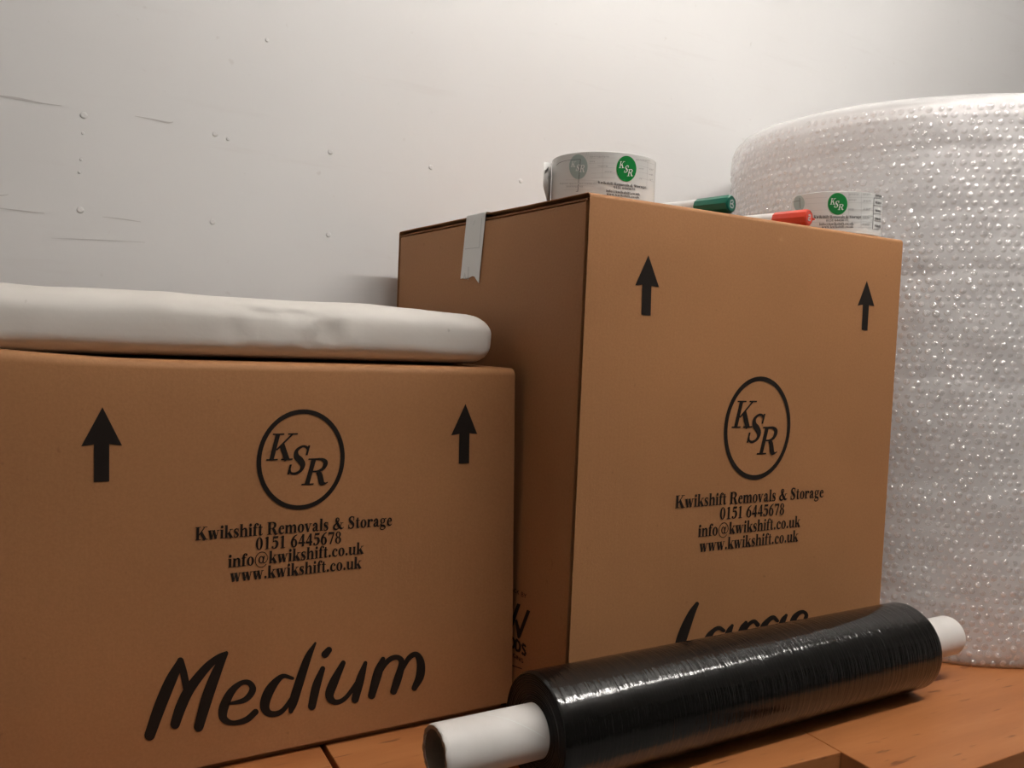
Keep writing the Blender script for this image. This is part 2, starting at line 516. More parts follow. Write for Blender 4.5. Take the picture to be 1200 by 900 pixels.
def text_ink(s, wf=1.0, gap=0.0):
    out = Ink(); x = 0.0
    for ch in s:
        g, w = glyph(ch, wf); out.merge(g, lambda a, b, x=x: (a+x, b)); x += w+gap
    return out, x

SANS = {
 'W': ([[(0, 1), (.22, 0), (.42, .8), (.62, 0), (.84, 1)]], .84), 'O': (None, .8),
 'D': ([[(0, 0), (0, 1), (.3, 1), (.55, .85), (.62, .5), (.55, .15), (.3, 0), (0, 0)]], .64),
 'S': ([[(.5, .85), (.3, 1), (.08, .9), (.06, .68), (.28, .53), (.5, .38), (.52, .12), (.3, 0), (.04, .12)]], .55),
 'P': ([[(0, 0), (0, 1), (.35, 1), (.5, .88), (.5, .62), (.35, .5), (0, .5)]], .5),
 'A': ([[(0, 0), (.33, 1), (.66, 0)], [(.13, .35), (.53, .35)]], .66),
 'C': ([[(.6, .85), (.38, 1), (.12, .88), (0, .5), (.12, .12), (.38, 0), (.6, .15)]], .62),
 'K': ([[(0, 0), (0, 1)], [(.5, 1), (0, .4)], [(.15, .55), (.52, 0)]], .54),
 'B': ([[(0, 0), (0, 1), (.32, 1), (.46, .88), (.44, .62), (.3, .53), (0, .53)], [(.3, .53), (.5, .4), (.5, .12), (.34, 0), (0, 0)]], .52),
 'Y': ([[(0, 1), (.28, .5), (.56, 1)], [(.28, .5), (.28, 0)]], .56),
 'G': ([[(.6, .85), (.38, 1), (.12, .88), (0, .5), (.12, .12), (.38, 0), (.6, .12), (.6, .45), (.38, .45)]], .64),
 'I': ([[(0, 0), (0, 1)]], .04), 'N': ([[(0, 0), (0, 1), (.52, 0), (.52, 1)]], .54), ' ': ([], .3)}
def sans_ink(s, w, gap=.2):
    out = Ink(); x = 0
    for ch in s:
        st, adv = SANS[ch]
        if ch == 'O': out.ring(x+.4, .5, .4+w/2, .5+w/2, .4-w/2, .5-w/2)
        else:
            for p in st:
                for a, b in zip(p[:-1], p[1:]): out.line(a[0]+x, a[1], b[0]+x, b[1], w)
        x += adv+gap
    return out, x-gap

def zoomed(ox, oy, k):
    return lambda x, y: (ox+x/k, oy+y/k)

# ---------------------------------------------------------------- the setting
Z0 = ZC-0.380          # top of the wooden units
YW = 1.143             # wall face

def box_bm(x0, x1, y0, y1, z0, z1, bevel=0.0):
    return prism([(x0, y0), (x1, y0), (x1, y1), (x0, y1)], z0, z1, bevel)

wall = link('wall_back', from_bm('wall_back', box_bm(-1.5, 4.6, YW, YW+0.12, 0, 2.45)), WALL)
wall['kind'] = 'structure'
floor = link('floor', from_bm('floor', box_bm(-1.5, 4.6, -2.6, YW, -0.1, 0)), make_floor())
floor['kind'] = 'structure'

CEIL_Z = 2.45
ceiling = link('ceiling', from_bm('ceiling', box_bm(-1.5, 4.6, -2.6, YW+.12, CEIL_Z, CEIL_Z+.1)), plain('white_ceiling_paint', (0.74, 0.73, 0.71), 0.8, 0.2))
ceiling['kind'] = 'structure'
for nm, x0, x1, y0, y1, m in (('wall_left', -1.62, -1.5, -2.6, YW+.12, 'bounce_white_side_wall'), ('wall_right', 4.6, 4.72, -2.6, YW+.12, 'bounce_white_side_wall'), ('wall_front', -1.62, 4.72, -2.72, -2.6, 'wall_darkened_for_reflection')):  # unseen side walls, pale and the left one near, added to bounce light
    mt = bpy.data.materials.get(m) or plain(m, (0.80, 0.79, 0.77) if 'side' in m else (0.07, 0.065, 0.06), 0.7, 0.2)  # unseen front wall darkened so the black film reflects a dark room
    w_ = link(nm, from_bm(nm, box_bm(x0, x1, y0, y1, 0, CEIL_Z)), mt)
    w_['kind'] = 'structure'
# painted-over nail heads and scuffs on the wall
for px, py, r in ((98, 135, .0034), (94, 246, .0034), (252, 157, .003), (249, 260, .003), (387, 178, .003), (385, 275, .003),
                  (313, 47, .0022), (505, 196, .003), (610, 212, .0028), (97, 156, .0016), (95, 187, .0014), (93, 202, .0014), (267, 163, .002)):
    p = on_y(px, py, YW)
    prof = [(r*1.25, -.0004), (r*1.1, .0006), (r*0.75, .0012), (r*0.3, .0009)]
    v, f = lathe(prof, 12, axis_frame(p, (0, -1, 0)))
    link('nail_head', mesh('nail_head', v, f), WALL, wall, True)
for pts in ([(0, 112.5, 2.0), (18, 115, 2.6), (34, 118, 2.4), (50, 121, 1.0), (72, 124, .6)], [(158, 136, .5), (180, 140, 1.3), (196, 143.5, 2.0), (203, 143, .7)],
            [(0, 244, .6), (25, 247, 1.2), (52, 250, .6)], [(120, 254, .5), (145, 257, 1.2), (165, 260, .6)], [(10, 228, .5), (2, 229, 1.2), (-8, 228, 1.2)],
            [(60, 279, .3), (110, 281, .5), (170, 284, .5)]):
    k = Ink(); k.stroke(pts)
    lay('scuff_mark', k, lambda x, y, h: on_y(x, y, YW-0.0004-h), SCUFF, wall)

# fluorescent battens under the ceiling, out of the picture
for x0, x1, y, z, em in TUBES:
    m, nt, b = mat_new('fluorescent_tube')
    b.inputs['Base Color'].default_value = (.9, .9, .88, 1)
    b.inputs['Emission Color'].default_value = (1.0, .955, .90, 1)
    b.inputs['Emission Strength'].default_value = em
    lamp = empty('fluorescent_batten_offscreen', ((x0+x1)/2, y, z), 'white fluorescent batten hung from the ceiling', 'ceiling lamp')
    v, f = lathe([(.010, -.006), (.019, 0), (.019, x1-x0), (.010, x1-x0+.006)], 16, axis_frame((x0, y, z), (1, 0, 0)))
    link('tube_offscreen', mesh('tube_offscreen', v, f), m, lamp, True)
    link('housing', from_bm('housing', box_bm(x0-.05, x1+.05, y-.03, y+.03, z+.045, z+.10, .004)), plain('white_enamel', (.8, .8, .78), .4), lamp)
    for xe in (x0-.028, x1+.028):
        link('end_cap', from_bm('end_cap', box_bm(xe-.02, xe+.02, y-.02, y+.02, z-.022, z+.045, .003)), bpy.data.materials['white_enamel'], lamp)
    for xe in (x0+.2, x1-.2):
        link('hanger', from_bm('hanger', box_bm(xe-.006, xe+.006, y-.006, y+.006, z+.10, CEIL_Z)), bpy.data.materials['white_enamel'], lamp)

# wooden units pushed side by side; their tops carry everything
SK = 0.067
def unit(name, x0, x1, yf, label, yb=1.135):
    """x0, x1 at y = 0.53; sides lean with SK, the front edge stays square to them"""
    def pt(x, y): return (x+SK*(y-0.53), y)
    yfl = yf-SK*(x0-0.70) if x0 > -0.5 else yf+0.05
    yfr = yf-SK*(x1-0.70) if x1 < 1.0 else yf-SK*1.0*0.3
    poly = [pt(x0, yfl), pt(x1, yfr), pt(x1, yb), pt(x0, yb)]
    cx = sum(p[0] for p in poly)/4; cy = sum(p[1] for p in poly)/4
    t = empty(name, (cx, cy, 0), label, 'cabinet', 'wooden units in a row')
    link('worktop', from_bm('worktop', prism(poly, Z0-0.045, Z0, 0.0012)), WOOD, t)
    ins = [(p[0]+(0.012 if i in (0, 3) else -0.012), p[1]+(0.02 if i < 2 else -0.02)) for i, p in enumerate(poly)]
    link('carcass', from_bm('carcass', prism(ins, 0.0, Z0-0.045, 0.001)), WOOD, t)
    return t
unit('wooden_cabinet', -1.05, 0.2495, 0.526, 'beech unit under the medium carton, beside the open gap')
unit('wooden_cabinet', 0.2545, 0.7022, 0.526, 'narrow beech unit with a set-back front edge, under the white tube end')
unit('wooden_cabinet', 0.7030, 1.80, 0.449, 'beech unit standing forward of its neighbour, under the bubble wrap')

# ---------------------------------------------------------------- cartons
TH = 0.0064
def sheet(name, prof, ext, fn, mat, parent, side, deform=None, nsub=20, recess=0.008):
    """corrugated sheet: outer liner, set-back core and inner liner; prof is the outer line in 2D, ext the extrusion range"""
    P = np.array(prof, float); n = len(P)
    nor = []
    for i in range(n):
        d = P[min(i+1, n-1)]-P[max(i-1, 0)]; d /= np.linalg.norm(d)
        nor.append((d[1]*side, -d[0]*side))
    nor = np.array(nor)
    G = Geo()
    for a, b, rc in ((0, .0007, 0), (.0024, .0036, recess), (TH-.0007, TH, 0)):
        e = np.linspace(ext[0]+rc, ext[1]-rc, nsub+1)
        v = []
        for q in e:
            for o in (a, b):
                for i in range(n):
                    p = P[i]+nor[i]*o
                    w = Vector(fn(p[0], p[1], q))
                    v.append(deform(w) if deform else w)
        f = []; m = 2*n
        for k in range(nsub):
            for i in range(n-1):
                f.append((k*m+i, k*m+i+1, (k+1)*m+i+1, (k+1)*m+i))
                f.append((k*m+n+i, (k+1)*m+n+i, (k+1)*m+n+i+1, k*m+n+i+1))
            f.append((k*m, (k+1)*m, (k+1)*m+n, k*m+n))
            f.append((k*m+n-1, k*m+2*n-1, (k+1)*m+2*n-1, (k+1)*m+n-1))
        for k in (0, nsub):
            for i in range(n-1):
                q = (k*m+i, k*m+n+i, k*m+n+i+1, k*m+i+1)
                f.append(q if k == 0 else q[::-1])
        G.add(v, f)
    me = G.mesh(name)
    smooth_by_angle(me, 40)
    return link(name, me, mat, parent)

def fold_profile(z0, zt, r, flap, steps=6, nz=10):
    """a wall from z0 up to zt, a rounded crease and a flap running inwards: (inward distance, z)"""
    p = [(0, z0+(zt-r-z0)*k/nz) for k in range(nz)]
    for k in range(steps+1):
        a = math.pi/2*k/steps
        p.append((r-r*math.cos(a), zt-r+r*math.sin(a)))
    for k in range(1, 5):
        p.append((r+(flap-r)*k/4, zt))
    return p

def carton(name, x0, x1, y0, y1, zt, r, mat, label, dfm=None, dflap=None):
    t = empty(name, ((x0+x1)/2, (y0+y1)/2, Z0), label, 'cardboard box')
    zb = Z0+0.0065
    half = (y1-y0)/2-0.001
    d = dflap or dfm
    sheet('front_panel', fold_profile(zb, zt, r, half), (x0, x1), lambda a, z, e: (e, y0+a, z), mat, t, 1, d, 40)
    sheet('back_panel', fold_profile(zb, zt, r, half), (x0, x1), lambda a, z, e: (e, y1-a, z), mat, t, 1, d, 40)
    zs = zt-TH-0.0006
    sheet('side_panel', fold_profile(zb, zs, 0.003, 0.16), (y0+TH+.0003, y1-TH-.0003), lambda a, z, e: (x0+a, e, z), mat, t, 1, dfm, 24, 0.001)
    sheet('side_panel', fold_profile(zb, zs, 0.003, 0.16), (y0+TH+.0003, y1-TH-.0003), lambda a, z, e: (x1-a, e, z), mat, t, 1, dfm, 24, 0.001)
    for ya, yb in ((y0+.007, (y0+y1)/2-.0008), ((y0+y1)/2+.0008, y1-.007)):
        bm = box_bm(x0+.009, x1-.009, ya, yb, Z0, Z0+.0075)
        if dfm:
            for q in bm.verts: q.co = dfm(q.co)
        link('bottom_flap', from_bm('bottom_flap', bm), mat, t)
    return t

# large carton
LX0, LX1, LY0, LY1, LZ = 0.469, 0.9265, 0.653, 1.086, ZC+0.1385
def large_side(p):
    # the glued corner tab rounds the left wall off towards the front corner
    q = p.copy()
    if p.x < LX0+.02 and p.z < LZ-.02:
        k = max(0.0, (LY0+.030-p.y)/.030); q.x += .0028*k*k
    return q
def large_flap(p):
    q = p.copy()
    if p.z > LZ-.0065 and p.x < LX0+.05:
        k = (LX0+.05-p.x)/.05
        q.z += k*(.0011*noise.noise((p.y*75, 0, 0))+.0012*noise.noise((p.y*20, 3, 0)))
        q.x += k*.0011*noise.noise((p.y*90, 5, 1))
        if .83 < p.y < .8695: q.z += k*.0008
    return q
large = carton('cardboard_carton', LX0, LX1, LY0, LY1, LZ, .0045, CARD,
               'tall brown carton lettered Large, a strip of white tape over its top', large_side, large_flap)
# medium carton, leaning a little against the large one
MX0, MX1, MY0, MY1, MZ = -0.012, 0.454, 0.748, 1.085, ZC-0.0284
def medium_dfm(p):
    q = p.copy()
    q.x += .0135*((MZ-p.z)/(MZ-Z0))*max(0, (p.x-MX0)/(MX1-MX0))
    # the top crease stands up a little towards the hidden corner
    k = max(0.0, 1-(p.x-MX0)/.17); z_ = max(0.0, 1-(MZ-p.z)/.02)*max(0.0, min(1.0, (MY0+.019-p.y)/.009))
    q.z += .0075*k*k*z_
    return q
medium = carton('cardboard_carton', MX0, MX1, MY0, MY1, MZ, .0075, CARD,
                'low brown carton lettered Medium, with a white paper bundle on top', medium_dfm)

OFFP = 0.0004
def face_xy(Y):
    def f(px, py):
        p = on_y(px, py, Y); return p.x, p.z
    return f

def printed_front(t, Y, arrows, ring, ringw, letters, lines, capz, script):
    to3 = lambda x, z, h: (x, Y-OFFP-h, z)
    fx = face_xy(Y)
    for a in arrows:
        k = Ink(); k.poly([fx(*p) for p in a])
        lay('printed_arrow', k, to3, INK, t)
    l, r, top, bot, cx, cy = ring
    xa = fx(l, cy)[0]; xb = fx(r, cy)[0]; za = fx(cx, bot)[1]; zb = fx(cx, top)[1]
    k = Ink(); c = ((xa+xb)/2, (za+zb)/2); rx, rz = (xb-xa)/2, (zb-za)/2
    k.ring(c[0], c[1], rx, rz, rx-ringw, rz-ringw, 64)
    for ch, (x0, x1, y0, y1) in letters:
        g, _ = glyph(ch, 0.78)
        g.v = [(x+.26*y, y) for x, y in g.v]
        b = g.bbox(); mx, my = (x0+x1)/2, (y0+y1)/2
        fx0 = fx(x0, my)[0]; fx1 = fx(x1, my)[0]; fz0 = fx(mx, y1)[1]; fz1 = fx(mx, y0)[1]
        k.merge(g, lambda x, y: (fx0+(x-b[0])/(b[1]-b[0])*(fx1-fx0), fz0+(y-b[2])/(b[3]-b[2])*(fz1-fz0)))
    lay('printed_logo', k, to3, INK, t)
    for s, (xs, ys), (xe, ye) in lines:
        g, w = text_ink(s); b = g.bbox()
        p0 = fx(xs, ys); p1 = fx(xe, ye); kx = (p1[0]-p0[0])/(b[1]-b[0]); kz = capz/.68
        o = Ink(); o.merge(g, lambda x, y: (p0[0]+(x-b[0])*kx, p0[1]+(p1[1]-p0[1])*(x-b[0])/(b[1]-b[0])+y*kz))
        lay('printed_text_line', o, to3, INK, t)
    for ch in script:
        o = Ink()
        for st in ch: o.stroke(st, 8, True)
        lay('size_lettering', o, lambda x, y, h: to3(*fx(x, y), h), INK, t)

def zs(fn, strokes, k):
    return [[(*fn(x, y), w/k) for x, y, w in s] for s in strokes]

zM = zoomed(200, 470, 3.75); zB = zoomed(140, 700, 3.0)
def bb(fn, x0, x1, y0, y1):
    a = fn(x0, y0); b = fn(x1, y1); return (a[0], b[0], a[1], b[1])
med_script = [zs(zB, s, 3.0) for s in (
    [[(106, 484, 38), (140, 388, 42), (178, 296, 40), (214, 226, 26)], [(214, 222, 24), (226, 268, 26), (238, 330, 26)],
     [(195, 445, 34), (215, 385, 38), (246, 322, 36), (300, 252, 30), (345, 212, 22), (376, 194, 12)], [(376, 196, 12), (346, 250, 32), (310, 345, 40), (278, 455, 34)]],
    [[(380, 374, 8), (440, 360, 20), (468, 325, 24), (455, 300, 20), (425, 302, 18), (390, 335, 28), (366, 388, 34), (366, 425, 28), (398, 441, 18), (445, 430, 22), (478, 402, 22)]],
    [[(608, 284, 12), (570, 278, 18), (528, 325, 34), (510, 380, 34), (528, 408, 24), (570, 400, 18), (612, 345, 14)],
     [(688, 160, 8), (660, 215, 26), (628, 310, 32), (610, 370, 30), (602, 400, 16)]],
    [[(714, 250, 18), (692, 310, 30), (676, 382, 28)], [(736, 184, 22), (722, 200, 26)]],
    [[(786, 230, 18), (752, 300, 32), (738, 345, 30), (758, 368, 20), (795, 352, 16), (845, 285, 16)], [(864, 230, 14), (845, 290, 30), (828, 358, 26)]],
    [[(926, 216, 16), (908, 265, 32), (886, 345, 26)], [(905, 280, 12), (940, 226, 18), (972, 210, 18), (992, 228, 22), (978, 285, 28), (963, 330, 24)],
     [(985, 270, 12), (1015, 215, 18), (1042, 200, 20), (1058, 228, 28), (1056, 275, 30), (1036, 318, 20)]])]
printed_front(medium, MY0,
    [[(120, 477), (143, 522), (128, 520), (128, 564), (110, 564.8), (110, 520.7), (95, 523)],
     [(545.3, 473.3), (559, 508.5), (550, 507.7), (549.5, 542.7), (537.3, 543.2), (538, 508.5), (528.5, 510)]],
    (300.6, 403.8, 479.6, 597.2, 352, 538.4), .0040,
    [('K', bb(zM, 420, 557, 142, 266)), ('S', bb(zM, 513, 611, 194, 323)), ('R', bb(zM, 575, 692, 250, 371))],
    [('Kwikshift Removals & Storage', zM(107, 612), zM(972, 546)), ('0151 6445678', zM(373, 655), zM(748, 624)),
     ('info@kwikshift.co.uk', zM(252, 732), zM(848, 670)), ('www.kwikshift.co.uk', zM(260, 795), zM(838, 734))],
    .0111, med_script)

zL = zoomed(760, 420, 3.75); zG = zoomed(780, 680, 6.667)
lar_script = [zs(zG, s, 6.667/1.18) for s in (
    [[(244, 182, 26), (200, 260, 48), (150, 380, 66), (110, 500, 66), (95, 580, 50), (150, 600, 36), (230, 560, 30)]],
    [[(452, 392, 24), (415, 372, 28), (372, 392, 28), (335, 440, 44), (318, 500, 46), (345, 530, 30), (410, 490, 26)], [(518, 352, 20), (490, 405, 40), (455, 510, 38)]],
    [[(626, 328, 22), (598, 378, 42), (560, 480, 38)], [(612, 400, 20), (650, 340, 24), (690, 320, 26), (716, 345, 32)]],
    [[(872, 316, 22), (840, 290, 30), (800, 312, 32), (765, 360, 44), (760, 410, 40), (800, 420, 26), (850, 380, 22)], [(940, 272, 20), (912, 320, 38), (870, 440, 36), (830, 520, 30), (780, 530, 24)]],
    [[(1000, 350, 14), (1070, 325, 24), (1098, 275, 26), (1075, 246, 24), (1035, 258, 30), (1000, 300, 40), (985, 370, 42), (1020, 400, 28), (1080, 380, 22)]])]
printed_front(large, LY0,
    [[(759.6, 299), (772, 336.4), (763.2, 335), (762.2, 370), (751.3, 368.6), (752.4, 333.5), (744, 334.4)],
     [(1015.5, 329), (1024.3, 358.8), (1018, 357.6), (1016.2, 387.5), (1009.4, 386.4), (1010.8, 357), (1004.8, 358)]],
    (848.2, 925.8, 441, 562, 887, 501.5), .0050,
    [('K', bb(zL, 366, 472, 186, 311)), ('S', bb(zL, 433, 509, 242, 371)), ('R', bb(zL, 477, 566, 299, 425))],
    [('Kwikshift Removals & Storage', zL(116, 658), zL(767, 610)), ('0151 6445678', zL(312, 708), zL(594, 686)),
     ('info@kwikshift.co.uk', zL(217, 785), zL(665, 740)), ('www.kwikshift.co.uk', zL(221, 851), zL(656, 803))],
    .0128, lar_script)

# maker's mark low on the left wall of the large carton
k = Ink(); zW = zoomed(560, 680, 7.5)
for pl in ([(345, 203), (375, 212), (297, 440), (283, 455), (262, 440)], [(205, 110), (233, 125), (292, 430), (280, 455)],
           [(326, 352), (345, 343), (374, 445), (360, 514), (347, 500)], [(432, 258), (460, 272), (374, 500), (359, 516), (350, 480)]):
    k.poly([zW(*p) for p in pl])
lay('maker_mark', k, lambda x, y, h: on_x(x, y, LX0-OFFP-h), INK, large)
for nm, s, yr, z, h, wd in (('maker_name', 'WOODS', .7275, -.3185, .0105, .062), ('maker_caption', 'PACK BY', .7315, -.2605, .0042, .034), ('maker_caption', 'PACKAGING', .7315, -.3275, .0040, .052)):
    k = Ink()
    g, w = sans_ink(s, .27 if s == 'WOODS' else .16)
    k.merge(g, lambda x, y: (yr+wd*(1-x/w), ZC+z+h*y))
    lay(nm, k, lambda y, z, h: (LX0-OFFP-h, y, z), INK, large)
k = Ink()
k.stroke([(.7335, ZC-.334, .001), (.760, ZC-.3375, .001), (.785, ZC-.334, .001)], 6)
lay('maker_underline', k, lambda y, z, h: (LX0-OFFP-h, y, z), INK, large)

# white tape over the middle seam of the large carton
G = Geo(); path = []
TW = .0225; YC = .8695
def tape_z(x): return LZ+.0022 if x < LX0+.03 else LZ+.0008
nd = 8; v = []; f = []
rows = []
for i in range(nd+1):                                    # hanging end on the left wall
    k_ = 1-i/nd; rows.append((LX0-.0011, LZ-.004-.066*k_, .0090*k_))
rows += [(LX0-.0009, LZ+.0010, 0), (LX0+.0010, LZ+.0022, 0), (LX0+.03, LZ+.0018, 0), (LX0+.06, LZ+.0008, 0), ((LX0+LX1)/2, LZ+.0008, 0), (LX1-.003, LZ+.0008, 0), (LX1+.0009, LZ-.002, 0)]
rows += [(LX1+.0009, LZ-.06, -.004)]
nc = 8
for i, (x, z, dy) in enumerate(rows):
    for j in range(nc+1):
        u = -1+2*j/nc
        zz = z; yy = YC+dy-u*TW
        if i == 0:                                       # torn edge: longer towards the camera corner
            zz += -.006*max(0, u)**2+.0006*math.sin(j*2.1)+(.003 if j in (5, 6) else 0)
        v.append((x, yy, zz))
for i in range(len(rows)-1):
    for j in range(nc):
        a = i*(nc+1)+j; f.append((a, a+1, a+nc+2, a+nc+1))
tape_me = mesh('tape_strip', v, f)
tape_strip = link('tape_strip', tape_me, TAPE, large)
tape_strip['label'] = 'white packing tape strip'
md = tape_strip.modifiers.new('thickness', 'SOLIDIFY'); md.thickness = .0002; md.offset = 1
k = Ink(); zT = zoomed(530, 240, 9)
for s in ([(135, 466, 9), (285, 450, 9)], [(285, 450, 7), (312, 140, 7)], [(165, 790, 9), (172, 655, 9)], [(118, 780, 6), (128, 740, 8), (140, 775, 6)], [(220, 215, 5), (240, 165, 5)], [(130, 720, 6), (138, 750, 8)]):
    k.stroke([(*zT(x, y), w/9*.8) for x, y, w in s], 2)
lay('tape_print', k, lambda x, y, h: on_x(x, y, LX0-.0017-h), GHOST, large)

# ---------------------------------------------------------------- bundle of white packing paper on the medium carton
PX0, PX1, PY0, PY1, PZ0, PZ1 = -0.085, 0.4425, 0.768, 1.055, MZ+.0008, ZC+.0295
pk = empty('packing_paper_bundle', ((PX0+PX1)/2, (PY0+PY1)/2, PZ0), 'folded bundle of white packing paper lying on the medium carton', 'packing paper')
nu, nv = 110, 64
v = []; f = []
hy, hz = (PY1-PY0)/2, (PZ1-PZ0)/2
cyp, czp = (PY0+PY1)/2, (PZ0+PZ1)/2
def sgnpow(c, e): return math.copysign(abs(c)**e, c)
for i in range(nu+1):
    s = i/nu
    # denser stations near the ends
    s = 0.5-0.5*math.cos(math.pi*s)
    x = PX0+(PX1-PX0)*s
    de = min(x-PX0, PX1-x)
    re = .018
    k_ = math.sqrt(max(0.0, 1-(1-min(de/re, 1))**2))           # rounded ends
    droop = .0055*max(0, (x-.31)/.14)**1.5 if x > .31 else 0
    for j in range(nv):
        a = 2*math.pi*j/nv
        c, d = math.cos(a), math.sin(a)
        yy = hy*sgnpow(c, .28); zz = hz*sgnpow(d, .58 if d > 0 else .50)
        ky = 1-.10*(1-k_); kz = .40+.60*k_
        y = cyp+yy*ky; z = czp+zz*kz
        top = max(0, d)
        z -= droop*top
        w = noise.fractal((x*9, y*9, z*14), .8, 2.1, 4)
        dent = math.exp(-((x-.225)/.055)**2)*noise.fractal((x*45, y*30, z*45), .9, 2, 4)
        amp = .0015*min(1, k_+.2)
        if d > -.6:
            z += w*amp*1.2; y += (w*amp+dent*.0085)*(-1 if c < 0 else 1)*min(1, max(0, d+.6))
        # a fold line along the front, a little above half height
        if c < 0: y -= .0004*math.exp(-((z-(czp+.006))/.006)**2)
        v.append((x, y, max(z, PZ0 if d < -.9 else z)))
for i in range(nu):
    for j in range(nv):
        j2 = (j+1) % nv
        f.append((i*nv+j, i*nv+j2, (i+1)*nv+j2, (i+1)*nv+j))
f.append(tuple(range(nv))); f.append(tuple(nu*nv+j for j in range(nv))[::-1])
g = Geo(); g.add(v, f)
link('folded_sheets', g.mesh('folded_sheets'), PAPER, pk, True)
# ---------------------------------------------------------------- roll of bubble wrap
BX, BY, BR, BH0, BH1 = 1.2487, 0.8323, 0.3035, Z0, ZC+.3254
br = empty('bubble_wrap_roll', (BX, BY, Z0), 'large upright roll of clear bubble wrap beside the tall carton', 'bubble wrap')
creases = []
for px, py in ((1130, 243), (1150, 318), (1140, 448), (1120, 545), (1130, 638), (1150, 700), (1120, 170)):
    th, z = on_cyl(px, py, BX, BY, BR); creases.append((z, random.uniform(.0014, .0030), random.uniform(0, 50)))
def wrap_r(th, z):
    h = BH1-z; b = z-BH0
    r = BR
    r += .0030*noise.fractal((math.cos(th)*2.2, math.sin(th)*2.2, z*7), 1, 2, 3)
    r += .0022*noise.noise((math.cos(th)*5, math.sin(th)*5, z*30))+.0012*noise.noise((math.cos(th)*22, math.sin(th)*22, z*40))
    for cz, dp, sd in creases:
        mz = cz+.010*noise.noise((th*2.5, sd, 0))+.004*noise.noise((th*9, sd, 2))
        r -= dp*1.3*math.exp(-((z-mz)/.006)**2)*(0.6+.6*noise.noise((th*4, sd, 9)))
    if h < .015: r -= .015-math.sqrt(max(0, .015**2-(.015-h)**2))
    if b < .010: r -= .5*(.010-math.sqrt(max(0, .010**2-(.010-b)**2)))
    return r
seg, rowsn = 220, 130
zz_ = [BH0+(BH1-BH0)*(0.5-0.5*math.cos(math.pi*k/rowsn))*0.35+(BH1-BH0)*(k/rowsn)*0.65 for k in range(rowsn+1)]
v = []; f = []
for z in zz_:
    for k in range(seg):
        th = 2*math.pi*k/seg; r = wrap_r(th, z)
        v.append((BX+r*math.cos(th), BY+r*math.sin(th), z))
for i in range(rowsn):
    for k in range(seg):
        k2 = (k+1) % seg; f.append((i*seg+k, i*seg+k2, (i+1)*seg+k2, (i+1)*seg+k))
link('outer_film', mesh('outer_film', v, f), BUBBLE_BASE, br, True)
# rolled layers inside, with the wound end on top
pv, pf = lathe([(.05, .004), (BR-.016, .004), (BR-.0075, .012), (BR-.0075, BH1-BH0-.026), (BR-.018, BH1-BH0-.010), (BR-.03, BH1-BH0-.006), (.05, BH1-BH0-.006), (.05, .004)], 96,
               Matrix.Translation((BX, BY, BH0)), caps=False)
body = link('rolled_layers', mesh('rolled_layers', pv, pf), BUBBLE_IN, br)
smooth_by_angle(body.data, 30)
v = []; f = []
ns = 1500
for i in range(ns+1):
    a = 2*math.pi*22*i/ns; r = .055+(BR-.030-.055)*i/ns
    for z in (BH1-.010, BH1-.001+.0008*noise.noise((i*.1, 0, 0))):
        v.append((BX+r*math.cos(a), BY+r*math.sin(a), z))
for i in range(ns): f.append((2*i, 2*i+2, 2*i+3, 2*i+1))
link('wound_end', mesh('wound_end', v, f), BUBBLE, br, True)
# the bubbles
PITCHB = .0112; RB = .0047
rows_b = int((BH1-BH0-.008)/(PITCHB*.866))
bv = []; bf = []
mid = math.atan2(-BY, -BX)
SEG = 9
ringp = ((1.0, 0.0), (.93, .45), (.66, .82), (.30, .98))
for i in range(rows_b):
    z = BH0+.008+i*PITCHB*.866
    na = int(2*math.pi*BR/PITCHB)
    for k in range(na):
        th = 2*math.pi*(k+.5*(i % 2))/na
        d = (th-mid+math.pi) % (2*math.pi)-math.pi
        if abs(d) > 1.95: continue
        z_ = z+.0009*noise.noise((th*14, z*20, 0))+.010*0.25*noise.noise((th*1.5, z*3, 4))
        z_ = min(z_+random.uniform(-.0012, .0012), BH1-.004); th += random.uniform(-.0045, .0045)
        r = wrap_r(th, z_)
        hgt = .0022*(.15+1.0*random.random()); rb = RB*(.78+.28*random.random())
        tx, tz = random.uniform(-.7, .7), random.uniform(-.7, .7)
        c, s = math.cos(th), math.sin(th)
        n0 = len(bv)
        for rr, hh in ringp:
            for q in range(SEG):
                a = 2*math.pi*q/SEG
                u = rb*rr*math.cos(a); w = rb*rr*math.sin(a)
                h_ = hgt*hh*(1+tx*u/rb+tz*w/rb)-.0003
                R_ = r+h_
                bv.append((BX+R_*c-u*s, BY+R_*s+u*c, z_+w))
        bv.append((BX+(r+hgt)*c, BY+(r+hgt)*s, z_))
        for g_ in range(3):
            for q in range(SEG):
                q2 = (q+1) % SEG
                bf.append((n0+g_*SEG+q, n0+g_*SEG+q2, n0+(g_+1)*SEG+q2, n0+(g_+1)*SEG+q))
        for q in range(SEG):
            bf.append((n0+3*SEG+q, n0+3*SEG+(q+1) % SEG, n0+4*SEG))
bub = link('bubbles', mesh('bubbles', bv, bf), BUBBLE, br, True)
bub['kind'] = 'stuff'

